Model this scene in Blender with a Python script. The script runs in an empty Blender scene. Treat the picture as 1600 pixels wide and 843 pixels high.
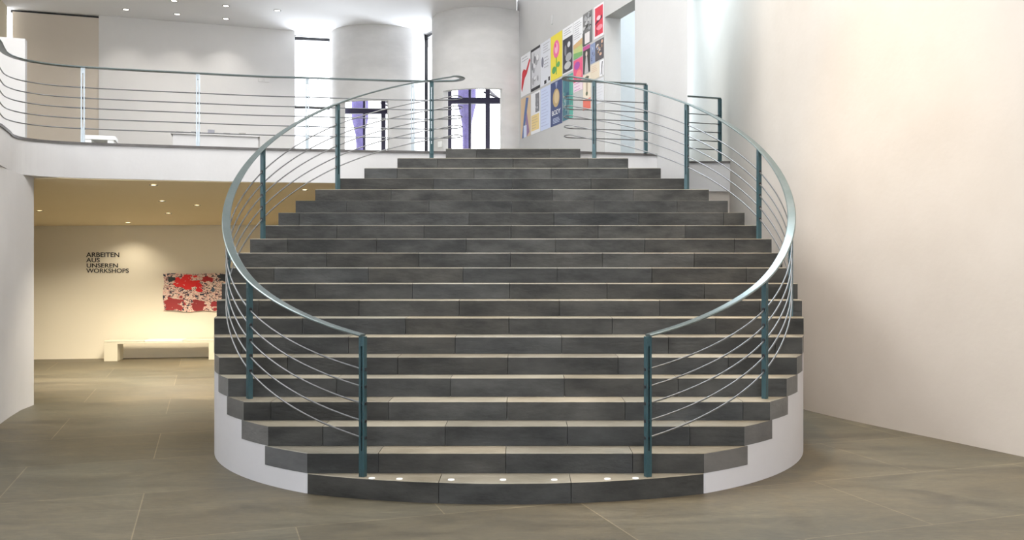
import bpy, bmesh, math, random
from mathutils import Vector, Matrix
random.seed(7)
S = bpy.context.scene
COL = S.collection
R = math.radians

# ------------------------------------------------------------------ camera
cam = bpy.data.cameras.new('camera'); camo = bpy.data.objects.new('camera', cam); COL.objects.link(camo)
camo.location = (0.139, 0, 1.824); camo.rotation_euler = (R(90), 0, 0)
cam.sensor_width = 36; cam.lens = 1461 / 1600 * 36
cam.shift_x = -17.6 / 1600; cam.shift_y = -13.0 / 1600
cam.clip_end = 200
S.camera = camo
S.view_settings.view_transform = 'Standard'; S.view_settings.look = 'None'
S.view_settings.gamma = 1; S.view_settings.use_curve_mapping = False
S.view_settings.exposure = 0.0
# ------------------------------------------------------------------ world (overcast daylight)
w = bpy.data.worlds.new('world'); S.world = w; w.use_nodes = True
bg = w.node_tree.nodes['Background']; bg.inputs[0].default_value = (0.93, 0.96, 1.0, 1); bg.inputs[1].default_value = 5.0

def area(name, loc, target, sx, sy, power, col, spread=180):
    l = bpy.data.lights.new(name, 'AREA'); l.shape = 'RECTANGLE'; l.size = sx; l.size_y = sy
    l.energy = power; l.color = col; l.spread = R(spread)
    o = bpy.data.objects.new(name, l); COL.objects.link(o); o.location = loc
    d = Vector(target) - Vector(loc); o.rotation_euler = d.to_track_quat('-Z', 'Y').to_euler()
    return o
def spot(name, loc, target, power, col, ang=70, blend=.6, rad=.05, parent=None):
    l = bpy.data.lights.new(name, 'SPOT'); l.energy = power; l.color = col
    l.spot_size = R(ang); l.spot_blend = blend; l.shadow_soft_size = rad
    o = bpy.data.objects.new(name, l); COL.objects.link(o); o.location = loc
    d = Vector(target) - Vector(loc); o.rotation_euler = d.to_track_quat('-Z', 'Y').to_euler()
    if parent:
        o.parent = parent; o.matrix_parent_inverse = Matrix.Translation(parent.location).inverted()
    return o
COOL = (0.84, 0.91, 1.0); WARM = (1.0, 0.90, 0.73); NEUT = (1.0, 0.95, 0.88)
# fill lights as from an added skylight and front window, both out of view
area('skylight_fill', (0.6, 9.3, 9.7), (0.6, 9.3, 0), 4.2, 4.8, 530, (1.0, 0.97, 0.92))
area('front_window_fill', (1.5, -4.3, 3.6), (0.5, 10, 2.6), 8.0, 4.5, 235, COOL)
# daylight through the narrow glazing beside the two round walls
area('rear_window_daylight', (-4.72, 21.9, 5.2), (-4.2, 19.5, 5.0), .6, 3.3, 130, COOL)
area('rear_window_daylight', (-1.88, 21.25, 5.2), (-2.3, 19.5, 5.2), .3, 3.3, 90, COOL)
area('rear_window_daylight', (.42, 19.85, 5.2), (-.6, 18.9, 5.2), .6, 3.3, 180, COOL)
# cool fills added unseen behind the poster wall, then its window's daylight
area('side_room_fill', (2.85, 15.1, 9.3), (2.85, 15.1, 3.4), .8, 4.0, 320, (0.72, 0.88, 1.0))
area('side_room_fill', (2.35, 15.5, 7.2), (3.3, 14.2, 5.2), .6, 1.6, 85, (0.72, 0.88, 1.0))
area('side_room_window', (2.85, 18.1, 5.5), (2.85, 12, 5.3), .7, 3.0, 60, (0.72, 0.88, 1.0))
# second skylight, added out of view to brighten the left gallery
area('skylight_fill', (-8.0, 10.6, 9.7), (-8.0, 10.6, 0), 4.0, 4.6, 330, (1.0, 0.98, 0.94))

# ------------------------------------------------------------------ materials
def mat(name, col, rough=.6, metal=0., spec=.5):
    m = bpy.data.materials.new(name); m.use_nodes = True
    b = m.node_tree.nodes['Principled BSDF']
    b.inputs['Base Color'].default_value = (*col, 1); b.inputs['Roughness'].default_value = rough
    b.inputs['Metallic'].default_value = metal; b.inputs['Specular IOR Level'].default_value = spec
    return m
def N(m, t, **kw):
    n = m.node_tree.nodes.new(t)
    for k, v in kw.items():
        if hasattr(n, k) and not isinstance(v, tuple): setattr(n, k, v)
    return n
def mottled(name, c1, c2, scale, rough=.6, metal=0., spec=.5, bump=.1, stretch=(1, 1, 1), bscale=None, r2=None, detail=6):
    m = mat(name, c1, rough, metal, spec); t = m.node_tree; L = t.links; b = t.nodes['Principled BSDF']
    tc = N(m, 'ShaderNodeTexCoord'); mp = N(m, 'ShaderNodeMapping'); mp.inputs['Scale'].default_value = stretch
    L.new(tc.outputs['Object'], mp.inputs[0])
    n = N(m, 'ShaderNodeTexNoise'); n.inputs['Scale'].default_value = scale; n.inputs['Detail'].default_value = detail
    n.inputs['Roughness'].default_value = .6
    L.new(mp.outputs[0], n.inputs['Vector'])
    cr = N(m, 'ShaderNodeValToRGB'); cr.color_ramp.elements[0].position = .32; cr.color_ramp.elements[1].position = .68
    cr.color_ramp.elements[0].color = (*c1, 1); cr.color_ramp.elements[1].color = (*c2, 1)
    L.new(n.outputs[0], cr.inputs[0]); L.new(cr.outputs[0], b.inputs['Base Color'])
    n2 = N(m, 'ShaderNodeTexNoise'); n2.inputs['Scale'].default_value = bscale or scale * 8; n2.inputs['Detail'].default_value = 4
    L.new(mp.outputs[0], n2.inputs['Vector'])
    bp = N(m, 'ShaderNodeBump'); bp.inputs['Strength'].default_value = bump; bp.inputs['Distance'].default_value = .01
    L.new(n2.outputs[0], bp.inputs['Height']); L.new(bp.outputs[0], b.inputs['Normal'])
    if r2 is not None:
        mr = N(m, 'ShaderNodeMapRange'); mr.inputs[3].default_value = rough; mr.inputs[4].default_value = r2
        L.new(n.outputs[0], mr.inputs[0]); L.new(mr.outputs[0], b.inputs['Roughness'])
    return m
M = {}
M['plaster'] = mottled('white_plaster', (.56, .55, .545), (.61, .60, .595), .9, rough=.85, spec=.2, bump=.12, bscale=22)
M['plaster_warm'] = mottled('warm_plaster', (.47, .425, .375), (.52, .475, .425), .7, rough=.85, spec=.2, bump=.15, bscale=16)
M['plaster_soft'] = mottled('soft_white_plaster', (.46, .455, .45), (.50, .495, .49), .9, rough=.85, spec=.2, bump=.12, bscale=22)
M['gallery'] = mottled('gallery_white_paint', (.76, .75, .745), (.80, .79, .785), .9, rough=.85, spec=.2, bump=.08, bscale=22)
M['drum'] = mottled('drum_plaster', (.62, .615, .635), (.66, .655, .675), 1.2, rough=.8, spec=.2, bump=.05)
M['panel'] = mottled('beige_panel', (.68, .61, .53), (.71, .64, .56), 1.0, rough=.8, spec=.2, bump=.05)
M['ceil'] = mottled('ceiling_paint', (.88, .88, .89), (.90, .90, .91), .6, rough=.9, spec=.1, bump=.02)
M['cream'] = mottled('cream_paint', (.80, .73, .58), (.83, .76, .61), .6, rough=.85, spec=.2, bump=.04)
M['creamceil'] = mottled('cream_ceiling_paint', (.84, .72, .50), (.86, .74, .52), .6, rough=.9, spec=.1, bump=.02)
M['concrete'] = mottled('smooth_concrete', (.58, .57, .555), (.66, .645, .63), 1.6, rough=.8, spec=.2, bump=.1, stretch=(1, 1, 2.2))
M['teal'] = mottled('teal_steel_paint', (.026, .068, .080), (.034, .08, .093), 9, rough=.38, bump=.03)
M['dark'] = mat('dark_metal', (.012, .012, .016), .4)
M['frame'] = mat('violet_black_frame', (.012, .008, .035), .45)
M['steel'] = mat('brushed_steel', (.20, .205, .21), .30, .9)
M['grey_post'] = mottled('galvanised_post', (.42, .47, .50), (.50, .55, .58), 8, rough=.4, metal=.5, bump=.02)
M['rail'] = mottled('satin_rail_metal', (.14, .18, .18), (.18, .215, .215), 5, rough=.30, metal=.7, bump=.02)
M['white'] = mat('white_gloss', (.86, .86, .84), .4)
M['leather'] = mottled('cream_leather', (.56, .52, .41), (.60, .56, .45), 5, rough=.5, bump=.06)
M['leather_white'] = mottled('white_leather', (.72, .70, .62), (.75, .73, .66), 5, rough=.5, bump=.06)
M['bench'] = mottled('bench_lacquer', (.60, .55, .42), (.63, .58, .45), 3, rough=.5, bump=.03)
M['edge'] = mottled('dark_stone_edge', (.07, .065, .06), (.11, .10, .095), 5, rough=.5)
M['ink'] = mat('black_lettering', (.015, .013, .012), .6)
M['violet'] = mottled('violet_column_paint', (.055, .04, .16), (.10, .08, .24), 7, rough=.7, bump=.2)
m = mat('lamp_lens', (1, 1, 1), .5); b = m.node_tree.nodes['Principled BSDF']
b.inputs['Emission Color'].default_value = (1, .93, .8, 1); b.inputs['Emission Strength'].default_value = 6; M['lens'] = m
m = bpy.data.materials.new('window_glass'); m.use_nodes = True; t = m.node_tree; t.nodes.clear()
o = t.nodes.new('ShaderNodeOutputMaterial'); mx = t.nodes.new('ShaderNodeMixShader'); mx.inputs[0].default_value = .07
tr = t.nodes.new('ShaderNodeBsdfTransparent'); gl = t.nodes.new('ShaderNodeBsdfGlossy'); gl.inputs['Roughness'].default_value = .02
t.links.new(tr.outputs[0], mx.inputs[1]); t.links.new(gl.outputs[0], mx.inputs[2]); t.links.new(mx.outputs[0], o.inputs[0]); M['glass'] = m

def stone(name, ca, cb, rough, r2, attr=True, spec=.5):
    m = mottled(name, ca, cb, 2.6, rough=rough, r2=r2, bump=.4, bscale=18, stretch=(.8, 1, 2.0), spec=spec, detail=12)
    if attr:      # each slab keeps a tone of its own
        t = m.node_tree; b = t.nodes['Principled BSDF']; src = b.inputs['Base Color'].links[0].from_socket
        a = N(m, 'ShaderNodeAttribute'); a.attribute_name = 'slab_tone'
        mul = t.nodes.new('ShaderNodeMix'); mul.data_type = 'RGBA'; mul.blend_type = 'MULTIPLY'; mul.inputs[0].default_value = 1
        t.links.new(src, mul.inputs[6]); t.links.new(a.outputs['Color'], mul.inputs[7]); t.links.new(mul.outputs[2], b.inputs['Base Color'])
    return m
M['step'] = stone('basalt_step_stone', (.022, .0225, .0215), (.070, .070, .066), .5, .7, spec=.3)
M['tread'] = stone('lit_tread_stone', (.20, .18, .135), (.31, .28, .22), .34, .5)  # step stone made paler, the light from above put into its colour
M['step_side'] = stone('pale_side_stone', (.12, .12, .12), (.18, .18, .178), .55, .7)  # paler tone for the curved side faces of the steps
def floor_mat():
    m = mat('hall_floor_stone', (.2, .18, .14), .4); t = m.node_tree; L = t.links; b = t.nodes['Principled BSDF']
    tc = N(m, 'ShaderNodeTexCoord')
    def noise(scale, det, rgh, sc=(1, 1, 1), dist=0):
        mp = N(m, 'ShaderNodeMapping'); mp.inputs['Rotation'].default_value = (0, 0, R(-18.6)); mp.inputs['Scale'].default_value = sc
        L.new(tc.outputs['Object'], mp.inputs[0]); n = N(m, 'ShaderNodeTexNoise'); n.inputs['Scale'].default_value = scale
        n.inputs['Detail'].default_value = det; n.inputs['Roughness'].default_value = rgh; n.inputs['Distortion'].default_value = dist
        L.new(mp.outputs[0], n.inputs['Vector']); return n
    def ramp(src, p0, c0, p1, c1):
        cr = N(m, 'ShaderNodeValToRGB'); e = cr.color_ramp.elements; e[0].position = p0; e[1].position = p1; e[0].color = (*c0, 1); e[1].color = (*c1, 1)
        L.new(src, cr.inputs[0]); return cr.outputs[0]
    def mult(a, c):
        q = t.nodes.new('ShaderNodeMix'); q.data_type = 'RGBA'; q.blend_type = 'MULTIPLY'; q.inputs[0].default_value = 1
        L.new(a, q.inputs[6]); L.new(c, q.inputs[7]); return q.outputs[2]
    mp = N(m, 'ShaderNodeMapping'); mp.inputs['Rotation'].default_value = (0, 0, R(-18.6)); mp.inputs['Location'].default_value = (.35, .2, 0)
    L.new(tc.outputs['Object'], mp.inputs[0])
    br = N(m, 'ShaderNodeTexBrick'); br.inputs['Scale'].default_value = 1; br.inputs['Brick Width'].default_value = 2.1
    br.inputs['Row Height'].default_value = 1.35; br.inputs['Mortar Size'].default_value = .006; br.inputs['Mortar Smooth'].default_value = .6
    br.inputs['Color1'].default_value = (.084, .073, .050, 1); br.inputs['Color2'].default_value = (.112, .101, .074, 1)
    br.inputs['Mortar'].default_value = (.20, .17, .12, 1); br.offset = .5
    L.new(mp.outputs[0], br.inputs['Vector'])
    n1 = noise(1.5, 12, .74, (.55, 1.7, 1), .9); n2 = noise(.35, 4, .5); n3 = noise(22, 6, .7, (.5, 1.3, 1))
    c = mult(br.outputs['Color'], ramp(n1.outputs[0], .3, (.55, .54, .53), .72, (1.6, 1.57, 1.48)))
    c = mult(c, ramp(n2.outputs[0], .35, (.80, .84, .86), .68, (1.20, 1.10, .98)))
    c = mult(c, ramp(n3.outputs[0], .35, (.86, .86, .86), .72, (1.2, 1.2, 1.18)))
    L.new(c, b.inputs['Base Color'])
    mr = N(m, 'ShaderNodeMapRange'); mr.inputs[3].default_value = .36; mr.inputs[4].default_value = .62
    L.new(n1.outputs[0], mr.inputs[0]); L.new(mr.outputs[0], b.inputs['Roughness'])
    bp = N(m, 'ShaderNodeBump'); bp.inputs['Strength'].default_value = .35; bp.inputs['Distance'].default_value = .012
    L.new(n1.outputs[0], bp.inputs['Height']); L.new(bp.outputs[0], b.inputs['Normal'])
    return m
M['floor'] = floor_mat()
_flat = {}
def flat(c, rough=.55):
    k = (*[round(x, 3) for x in c], rough)
    if k not in _flat: _flat[k] = mat('printed_paper', c, rough, 0, .3)
    return _flat[k]

# ------------------------------------------------------------------ helpers
def link(name, bm, mats, parent=None, smooth=False, bevel=0, seg=2):
    bmesh.ops.recalc_face_normals(bm, faces=bm.faces[:])
    me = bpy.data.meshes.new(name); bm.to_mesh(me); bm.free()
    for mm in (mats if isinstance(mats, (list, tuple)) else [mats]): me.materials.append(mm)
    if smooth:
        for p in me.polygons: p.use_smooth = True
    o = bpy.data.objects.new(name, me); COL.objects.link(o)
    if parent: o.parent = parent; o.matrix_parent_inverse = Matrix.Translation(parent.location).inverted()
    if bevel:
        mo = o.modifiers.new('bevel', 'BEVEL'); mo.width = bevel; mo.segments = seg; mo.limit_method = 'ANGLE'
    return o
def tag(o, label, cat, group=None):
    o['label'] = label; o['category'] = cat
    if group: o['group'] = group
    return o
def thing(name, loc, label, cat, group=None):
    o = bpy.data.objects.new(name, None); o.location = loc; o.empty_display_size = .1; COL.objects.link(o)
    return tag(o, label, cat, group)
def struct(o): o['kind'] = 'structure'; return o
def prism(bm, pts, z0, z1, mi=0):
    a = [bm.verts.new((x, y, z0)) for x, y in pts]; c = [bm.verts.new((x, y, z1)) for x, y in pts]
    fs = [bm.faces.new(a[::-1]), bm.faces.new(c)]
    n = len(pts)
    for i in range(n): fs.append(bm.faces.new((a[i], a[(i + 1) % n], c[(i + 1) % n], c[i])))
    for f in fs: f.material_index = mi
    return fs
def obox(bm, c, t, half_t, half_n, z0, z1, mi=0):
    t = Vector((t[0], t[1])).normalized(); n = Vector((-t.y, t.x)); c = Vector((c[0], c[1]))
    return prism(bm, [tuple(c + t * a * half_t + n * b_ * half_n) for a, b_ in ((-1, -1), (1, -1), (1, 1), (-1, 1))], z0, z1, mi)
def box(bm, x0, x1, y0, y1, z0, z1, mi=0): return prism(bm, [(x0, y0), (x1, y0), (x1, y1), (x0, y1)], z0, z1, mi)
def poly_wall(name, pts, z0, z1, th, m):
    """a wall whose visible face follows pts; th thick towards its left-hand side"""
    out = []
    for i, p in enumerate(pts):
        a = Vector(pts[max(i - 1, 0)]); c = Vector(pts[min(i + 1, len(pts) - 1)]); d = (c - a).normalized()
        out.append((p[0] - d.y * th, p[1] + d.x * th))
    bm = bmesh.new()
    n = len(pts)
    for i in range(n - 1): pass
    ring = list(pts) + out[::-1]
    a = [bm.verts.new((x, y, z0)) for x, y in ring]; c = [bm.verts.new((x, y, z1)) for x, y in ring]
    for i in range(2 * n): bm.faces.new((a[i], a[(i + 1) % (2 * n)], c[(i + 1) % (2 * n)], c[i]))
    for i in range(n - 1):
        for v in (a, c): bm.faces.new((v[i], v[i + 1], v[2 * n - 2 - i], v[2 * n - 1 - i]))
    o = link(name, bm, m)
    if n > 4:
        for p in o.data.polygons: p.use_smooth = abs(p.normal.z) < .5
        mo = o.modifiers.new('split', 'EDGE_SPLIT'); mo.split_angle = R(35)
    return struct(o)
def catmull(P, n=8):
    P = [Vector(p) for p in P]; out = []
    for i in range(len(P) - 1):
        p0 = P[i - 1] if i else P[0] * 2 - P[1]; p1, p2 = P[i], P[i + 1]; p3 = P[i + 2] if i + 2 < len(P) else P[-1] * 2 - P[-2]
        for k in range(n):
            t = k / n
            out.append(.5 * ((2 * p1) + (p2 - p0) * t + (2 * p0 - 5 * p1 + 4 * p2 - p3) * t * t + (3 * p1 - p0 - 3 * p2 + p3) * t ** 3))
    out.append(P[-1]); return out
def sweep(bm, path, prof, mi=0):
    """prof: list of (horizontal offset, up offset); keeps the profile upright"""
    rings = []
    for i, p in enumerate(path):
        d = (path[min(i + 1, len(path) - 1)] - path[max(i - 1, 0)]).normalized()
        side = Vector((d.y, -d.x, 0)).normalized(); up = side.cross(d).normalized()
        if up.z < 0: up = -up
        rings.append([bm.verts.new(p + side * a + up * b_) for a, b_ in prof])
    n = len(prof)
    for i in range(len(rings) - 1):
        for k in range(n):
            f = bm.faces.new((rings[i][k], rings[i][(k + 1) % n], rings[i + 1][(k + 1) % n], rings[i + 1][k])); f.material_index = mi
    bm.faces.new(rings[0]).material_index = mi; bm.faces.new(rings[-1][::-1]).material_index = mi
def circ(r, n=8, rz=None): return [(r * math.cos(2 * math.pi * k / n), (rz or r) * math.sin(2 * math.pi * k / n)) for k in range(n)]
def bar3(bm, a, c, r, n=6, mi=0):
    a = Vector(a); c = Vector(c); d = (c - a).normalized(); s = d.orthogonal().normalized(); u = d.cross(s)
    ra = [bm.verts.new(a + s * r * math.cos(2 * math.pi * k / n) + u * r * math.sin(2 * math.pi * k / n)) for k in range(n)]
    rc = [bm.verts.new(c + s * r * math.cos(2 * math.pi * k / n) + u * r * math.sin(2 * math.pi * k / n)) for k in range(n)]
    for k in range(n): bm.faces.new((ra[k], ra[(k + 1) % n], rc[(k + 1) % n], rc[k])).material_index = mi
    bm.faces.new(ra).material_index = mi; bm.faces.new(rc[::-1]).material_index = mi

# ------------------------------------------------------------------ dimensions
RI, TR, D2, RAD, CY = .16, .282, 7.357, 2.973, 9.887       # riser, tread, second riser, drum radius, drum centre
GZ = 21 * RI                                               # gallery floor
NS = 21
def DK(k): return D2 + (k - 2) * TR
def PX(y): return 6.509 - .334 * y                          # the poster wall's face
ZC = 7.0

# ------------------------------------------------------------------ room shell
bm = bmesh.new(); box(bm, -14, 11, -6, 24, -.2, 0); struct(link('floor', bm, M['floor']))
rw = catmull([(8.9, -.5, 0), (7.3, 3.3, 0), (4.82, 8.75, 0), (3.86, 10.85, 0), (3.50, 12.0, 0), (3.34, 13.2, 0), (3.30, 14.6, 0), (3.28, 19.0, 0)], 5)
poly_wall('wall_right', [(p.x, p.y) for p in rw][::-1], 0, 9.8, .3, M['plaster_warm'])
LW = [(-6.10, 11.92), (-6.04, 11.5), (-5.9, 11.0), (-5.74, 10.5), (-5.35, 9.2), (-4.95, 7.5), (-4.9, 5.0), (-5.2, -5)]
poly_wall('wall_left', LW[::-1], 0, 2.899, 1.2, M['plaster'])
# gallery slab
EDGE = [(-.95, 13.03), (-1.7, 12.93), (-2.49, 12.79), (-3.47, 12.63), (-4.21, 12.43), (-5.0, 12.21), (-5.56, 12.03), (-5.86, 11.86), (-6.04, 11.6), (-6.03, 11.3), (-5.9, 10.98), (-5.70, 10.45)]
ES = [(p.x, p.y) for p in catmull([(x, y, 0) for x, y in EDGE], 4)] + [(-5.35, 9.2), (-4.95, 7.5), (-4.9, 5.0), (-5.2, -5)]
slab = [(2.05, 13.35), (.95, 13.03)] + ES + [(-13, -5), (-13, 19.3), (-5.0, 21.5), (-4.3, 22.7), (.2, 22.7), (PX(19.6), 19.6)]
bm = bmesh.new(); prism(bm, slab, 2.9, GZ - .032, 0); struct(link('floor_gallery', bm, M['plaster']))
slab2 = [(2.05, 13.335), (.95, 13.01)] + [(x + .004, y - .018) for x, y in ES[:28]] + [(x + .018, y) for x, y in ES[28:]] + slab[-6:]
bm = bmesh.new(); prism(bm, slab2, GZ - .032, GZ, 0)
def top_floor(o):
    o.data.materials.append(M['floor'])
    for p in o.data.polygons:
        if p.normal.z > .5: p.material_index = 1
    return struct(o)
top_floor(link('floor_gallery_stone', bm, M['edge']))
# lower room: sloping cream ceiling, back wall, end wall
def cz(x, y): return min(2.897, 2.90 - .064 * max(0, (-.316 * x + .949 * y) - 12.95))
bm = bmesh.new()
front = [(2.0, 13.4)] + [(x, y + .02) for x, y in ES[:30:3]] + [(-6.2, 11.95), (-12.5, 11.0)]
back = [(-12.5, 16.95), (2.0, 19.0)]
vs = [bm.verts.new((x, y, cz(x, y))) for x, y in front + back]
vt = [bm.verts.new((x, y, 2.8985)) for x, y in front + back]
f = bm.faces.new(vs)
f2 = bm.faces.new(vt[::-1])
for i in range(len(vs)): bm.faces.new((vs[i], vt[i], vt[(i + 1) % len(vs)], vs[(i + 1) % len(vs)]))
bmesh.ops.triangulate(bm, faces=[f, f2])
struct(link('ceiling_lower', bm, M['creamceil']))
def lby(x): return 17.45 + .156 * (x + 9)                 # lower back wall line
poly_wall('wall_back_lower', [(-12.6, lby(-12.6)), (1.0, lby(1.0))], 0, 2.88, .25, M['cream'])
poly_wall('wall_lower_side', [(-12.5, 10.6), (-12.5, 16.9)], 0, 2.88, .2, M['cream'])
poly_wall('wall_lower_front', [(-12.5, 10.7), (-7.31, 10.7)][::-1], 0, 2.88, .2, M['cream'])
# poster wall, from the corner beside the stairs back to the glazed doors, with an opening
yo0, yo1, zo = 14.05, 15.12, 5.77
th = .28
def pwall(y0, y1, z0, z1, bm):
    nx, ny = .9485 * th, .3168 * th
    ca = (PX(y0) + nx, y0 + ny) if y0 > 13 else (PX(y0) + .100, y0 + .585)      # the corner beside the stairs is splayed
    prism(bm, [(PX(y0), y0), ca, (PX(y1) + nx, y1 + ny), (PX(y1), y1)], z0, z1)
bm = bmesh.new()
pwall(12.5, yo0, 0, 9.8, bm); pwall(yo0, yo1, 0, GZ, bm); pwall(yo0, yo1, zo, 9.8, bm); pwall(yo1, 19.46, 0, 9.8, bm)
bmesh.ops.remove_doubles(bm, verts=bm.verts[:], dist=.0005)
struct(link('wall_posters', bm, M['plaster_soft']))
# side room behind it
bm = bmesh.new(); prism(bm, [(2.35, 14.3), (3.34, 14.3), (3.32, 19.5), (.4, 19.5), (PX(19.4) + .27, 19.2), (PX(14.3) + .27, 14.3)], 2.9, GZ - .032); struct(link('floor_side_room', bm, M['plaster']))
bm = bmesh.new(); prism(bm, [(2.1, 14.28), (3.335, 14.28), (3.32, 19.5), (.4, 19.5), (PX(19.4) + .27, 19.2), (PX(14.3) + .27, 14.28)], GZ - .032, GZ); top_floor(link('floor_side_room_stone', bm, M['edge']))
poly_wall('wall_under_side_room', [(2.2, 14.34), (3.33, 14.34)], 0, 2.9, .15, M['plaster_warm'])
poly_wall('wall_side_room_back', [(.3, 18.6), (3.3, 18.2)], GZ, 9.8, .2, M['plaster'])
# gallery back wall with beige panel
def gb(x): return 19.67 + .3456 * (x + 8.78)
poly_wall('wall_gallery_back', [(-8.79, gb(-8.79)), (-4.99, gb(-4.99))], GZ, ZC, .3, M['gallery'])
poly_wall('wall_gallery_beige', [(-10.33, gb(-10.33) + .03), (-8.78, gb(-8.78) + .03)], GZ, ZC - .05, .25, M['panel'])
poly_wall('shadow_gap', [(-10.4, gb(-10.4) + .12), (-8.8, gb(-8.8) + .12)], ZC - .05, ZC, .15, M['dark'])  # dark strip standing for the shade in the gap above the beige panel
poly_wall('wall_gallery_cream', [(-8.2, 12.5), (-10.36, 19.02)], GZ, 9.8, .3, M['cream'])
poly_wall('wall_gallery_partition', [(-8.6, 13.54), (-7.32, 14.0)], GZ, 5.16, .18, M['plaster'])
# ceilings
bm = bmesh.new(); prism(bm, [(0.0, 19.46), (0.0, 17.9), (-12.5, 16.0), (-12.5, 19.0), (-5.2, 21.45), (-4.3, 21.68), (-4.2, 22.6), (.3, 22.6)], ZC, ZC + .25); struct(link('ceiling', bm, M['ceil']))
poly_wall('wall_bulkhead', [(-12.5, 16.0), (0, 17.9)], ZC + .25, 9.8, .2, M['plaster'])
bm = bmesh.new()
sx0, sx1, sy0, sy1 = -1.6, 2.8, 6.8, 11.8
for a in ((-13, -10.1, -5, 20), (-5.9, sx0, -5, 20), (-10.1, -5.9, -5, 8.2), (-10.1, -5.9, 13.0, 20), (sx1, 11, -5, 20), (sx0, sx1, -5, sy0), (sx0, sx1, sy1, 20)): box(bm, *a, 9.8, 10.0)
struct(link('ceiling_hall', bm, M['ceil']))
bm = bmesh.new(); box(bm, sx0, sx1, sy0, sy1, 9.9, 9.92); box(bm, -10.1, -5.9, 8.2, 13.0, 9.9, 9.92); struct(link('window_skylight_added', bm, M['glass']))  # panes of the two added skylights, out of view
# wall behind the camera: piers and sill around a wide window added for the light
bm = bmesh.new()
box(bm, -5.4, -2.6, -5.1, -4.8, 0, 9.8); box(bm, 5.6, 10, -5.1, -4.8, 0, 9.8); box(bm, -2.6, 5.6, -5.1, -4.8, 0, 1.2); box(bm, -2.6, 5.6, -5.1, -4.8, 6.0, 9.8)
struct(link('wall_front', bm, M['plaster']))
bm = bmesh.new(); box(bm, -2.6, 5.6, -4.96, -4.94, 1.2, 6.0); struct(link('window_front_added', bm, M['glass']))
poly_wall('wall_right_front', [(9.5, -4.9), (8.95, -.3)][::-1], 0, 9.8, .3, M['plaster_warm'])

# ------------------------------------------------------------------ revolving-door drums on the gallery
def arc_shell(bm, c, r, a0, a1, z0, z1, th=.12, n=40):
    """angles in degrees from the direction facing the camera, towards +x"""
    k = max(2, int(n * abs(a1 - a0) / 180))
    P = lambda rr, a: (c[0] + rr * math.sin(R(a)), c[1] - rr * math.cos(R(a)))
    v = []
    for i in range(k + 1):
        a = a0 + (a1 - a0) * i / k
        v.append([bm.verts.new((*P(r, a), z0)), bm.verts.new((*P(r, a), z1)), bm.verts.new((*P(r - th, a), z1)), bm.verts.new((*P(r - th, a), z0))])
    for i in range(k):
        for j in range(4):
            f = bm.faces.new((v[i][j], v[i][(j + 1) % 4], v[i + 1][(j + 1) % 4], v[i + 1][j])); f.smooth = True
    bm.faces.new(v[0]); bm.faces.new(v[-1][::-1])
def drum(name, c, a0, a1):
    bm = bmesh.new(); zt = 5.35
    arc_shell(bm, c, 1.1, a0 - 78, a0, GZ, ZC); arc_shell(bm, c, 1.1, a1, a1 + 78, GZ, ZC)
    arc_shell(bm, c, 1.1, a0, a1, zt, ZC)
    arc_shell(bm, c, 1.1, a1 + 78, a0 - 78 + 360, 5.9, ZC)
    o = link(name, bm, M['concrete']); mo = o.modifiers.new('split', 'EDGE_SPLIT'); mo.split_angle = R(40)
    return struct(o)
drum('wall_drum_left', (-3.19, 21.5), -41, 20); drum('wall_drum_right', (-.72, 20.1), -47, 23)
def doors(name, c, x0, x1, yf, mull, tz):
    root = bpy.data.objects.new(name, None); root.location = (c[0], yf, GZ); COL.objects.link(root); struct(root)
    bm = bmesh.new()
    box(bm, x0, x1, yf - .05, yf + .05, tz - .065, tz + .065)
    for x, wd in mull: box(bm, x - wd / 2, x + wd / 2, yf - .045, yf + .045, GZ, 6.2)
    box(bm, x0, x1, yf - .05, yf + .05, 5.88, 5.96)
    link('door_frame', bm, M['frame'], root)
    bm = bmesh.new(); box(bm, x0 + .02, x1 - .02, yf - .008, yf + .008, GZ, 6.0); link('glass_pane', bm, M['glass'], root)
    bm = bmesh.new()
    xm = mull[-2][0]; xr = mull[-1][0]
    bar3(bm, (xm, yf + .1, tz + .28), (xm + .42, yf + 1.6, tz + .12), .035); bar3(bm, (xm - .1, yf + .1, tz + .22), (xr + .12, yf + .15, tz - .02), .02)
    bar3(bm, (xm + .42, yf + 1.6, tz + .12), (xr + .3, yf + .1, tz - .05), .03)
    link('canopy_strut', bm, M['frame'], root)
doors('door_1', (-3.19, 21.5), -4.35, -2.75, 22.42, [(-4.24, .2), (-3.67, .05), (-3.21, .10), (-2.8, .06)], 5.43)
doors('door_2', (-.72, 20.1), -1.75, -.22, 21.0, [(-1.57, .2), (-1.06, .055), (-.66, .10), (-.30, .06)], 5.43)
for nm, x, y, lab in (('flared_column', -1.40, 25.5, 'violet flared column outside the right revolving doorway'), ('flared_column', -4.75, 28.0, 'violet flared column outside the left revolving doorway')):
    bm = bmesh.new(); prof = [(.115, 0), (.115, 5.2), (.135, 5.6), (.19, 5.85), (.25, 6.1), (.25, 6.9)]; n = 20; rings = []
    for rr, z in prof: rings.append([bm.verts.new((x + rr * math.cos(2 * math.pi * k / n), y + rr * math.sin(2 * math.pi * k / n), z)) for k in range(n)])
    for i in range(len(rings) - 1):
        for k in range(n): bm.faces.new((rings[i][k], rings[i][(k + 1) % n], rings[i + 1][(k + 1) % n], rings[i + 1][k]))
    bm.faces.new(rings[0]); bm.faces.new(rings[-1]); tag(link(nm, bm, M['violet'], smooth=False), lab, 'column')
bm = bmesh.new(); box(bm, -14, 11, 24, 34, -.3, -.1); struct(link('ground_outside', bm, M['concrete']))
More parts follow.
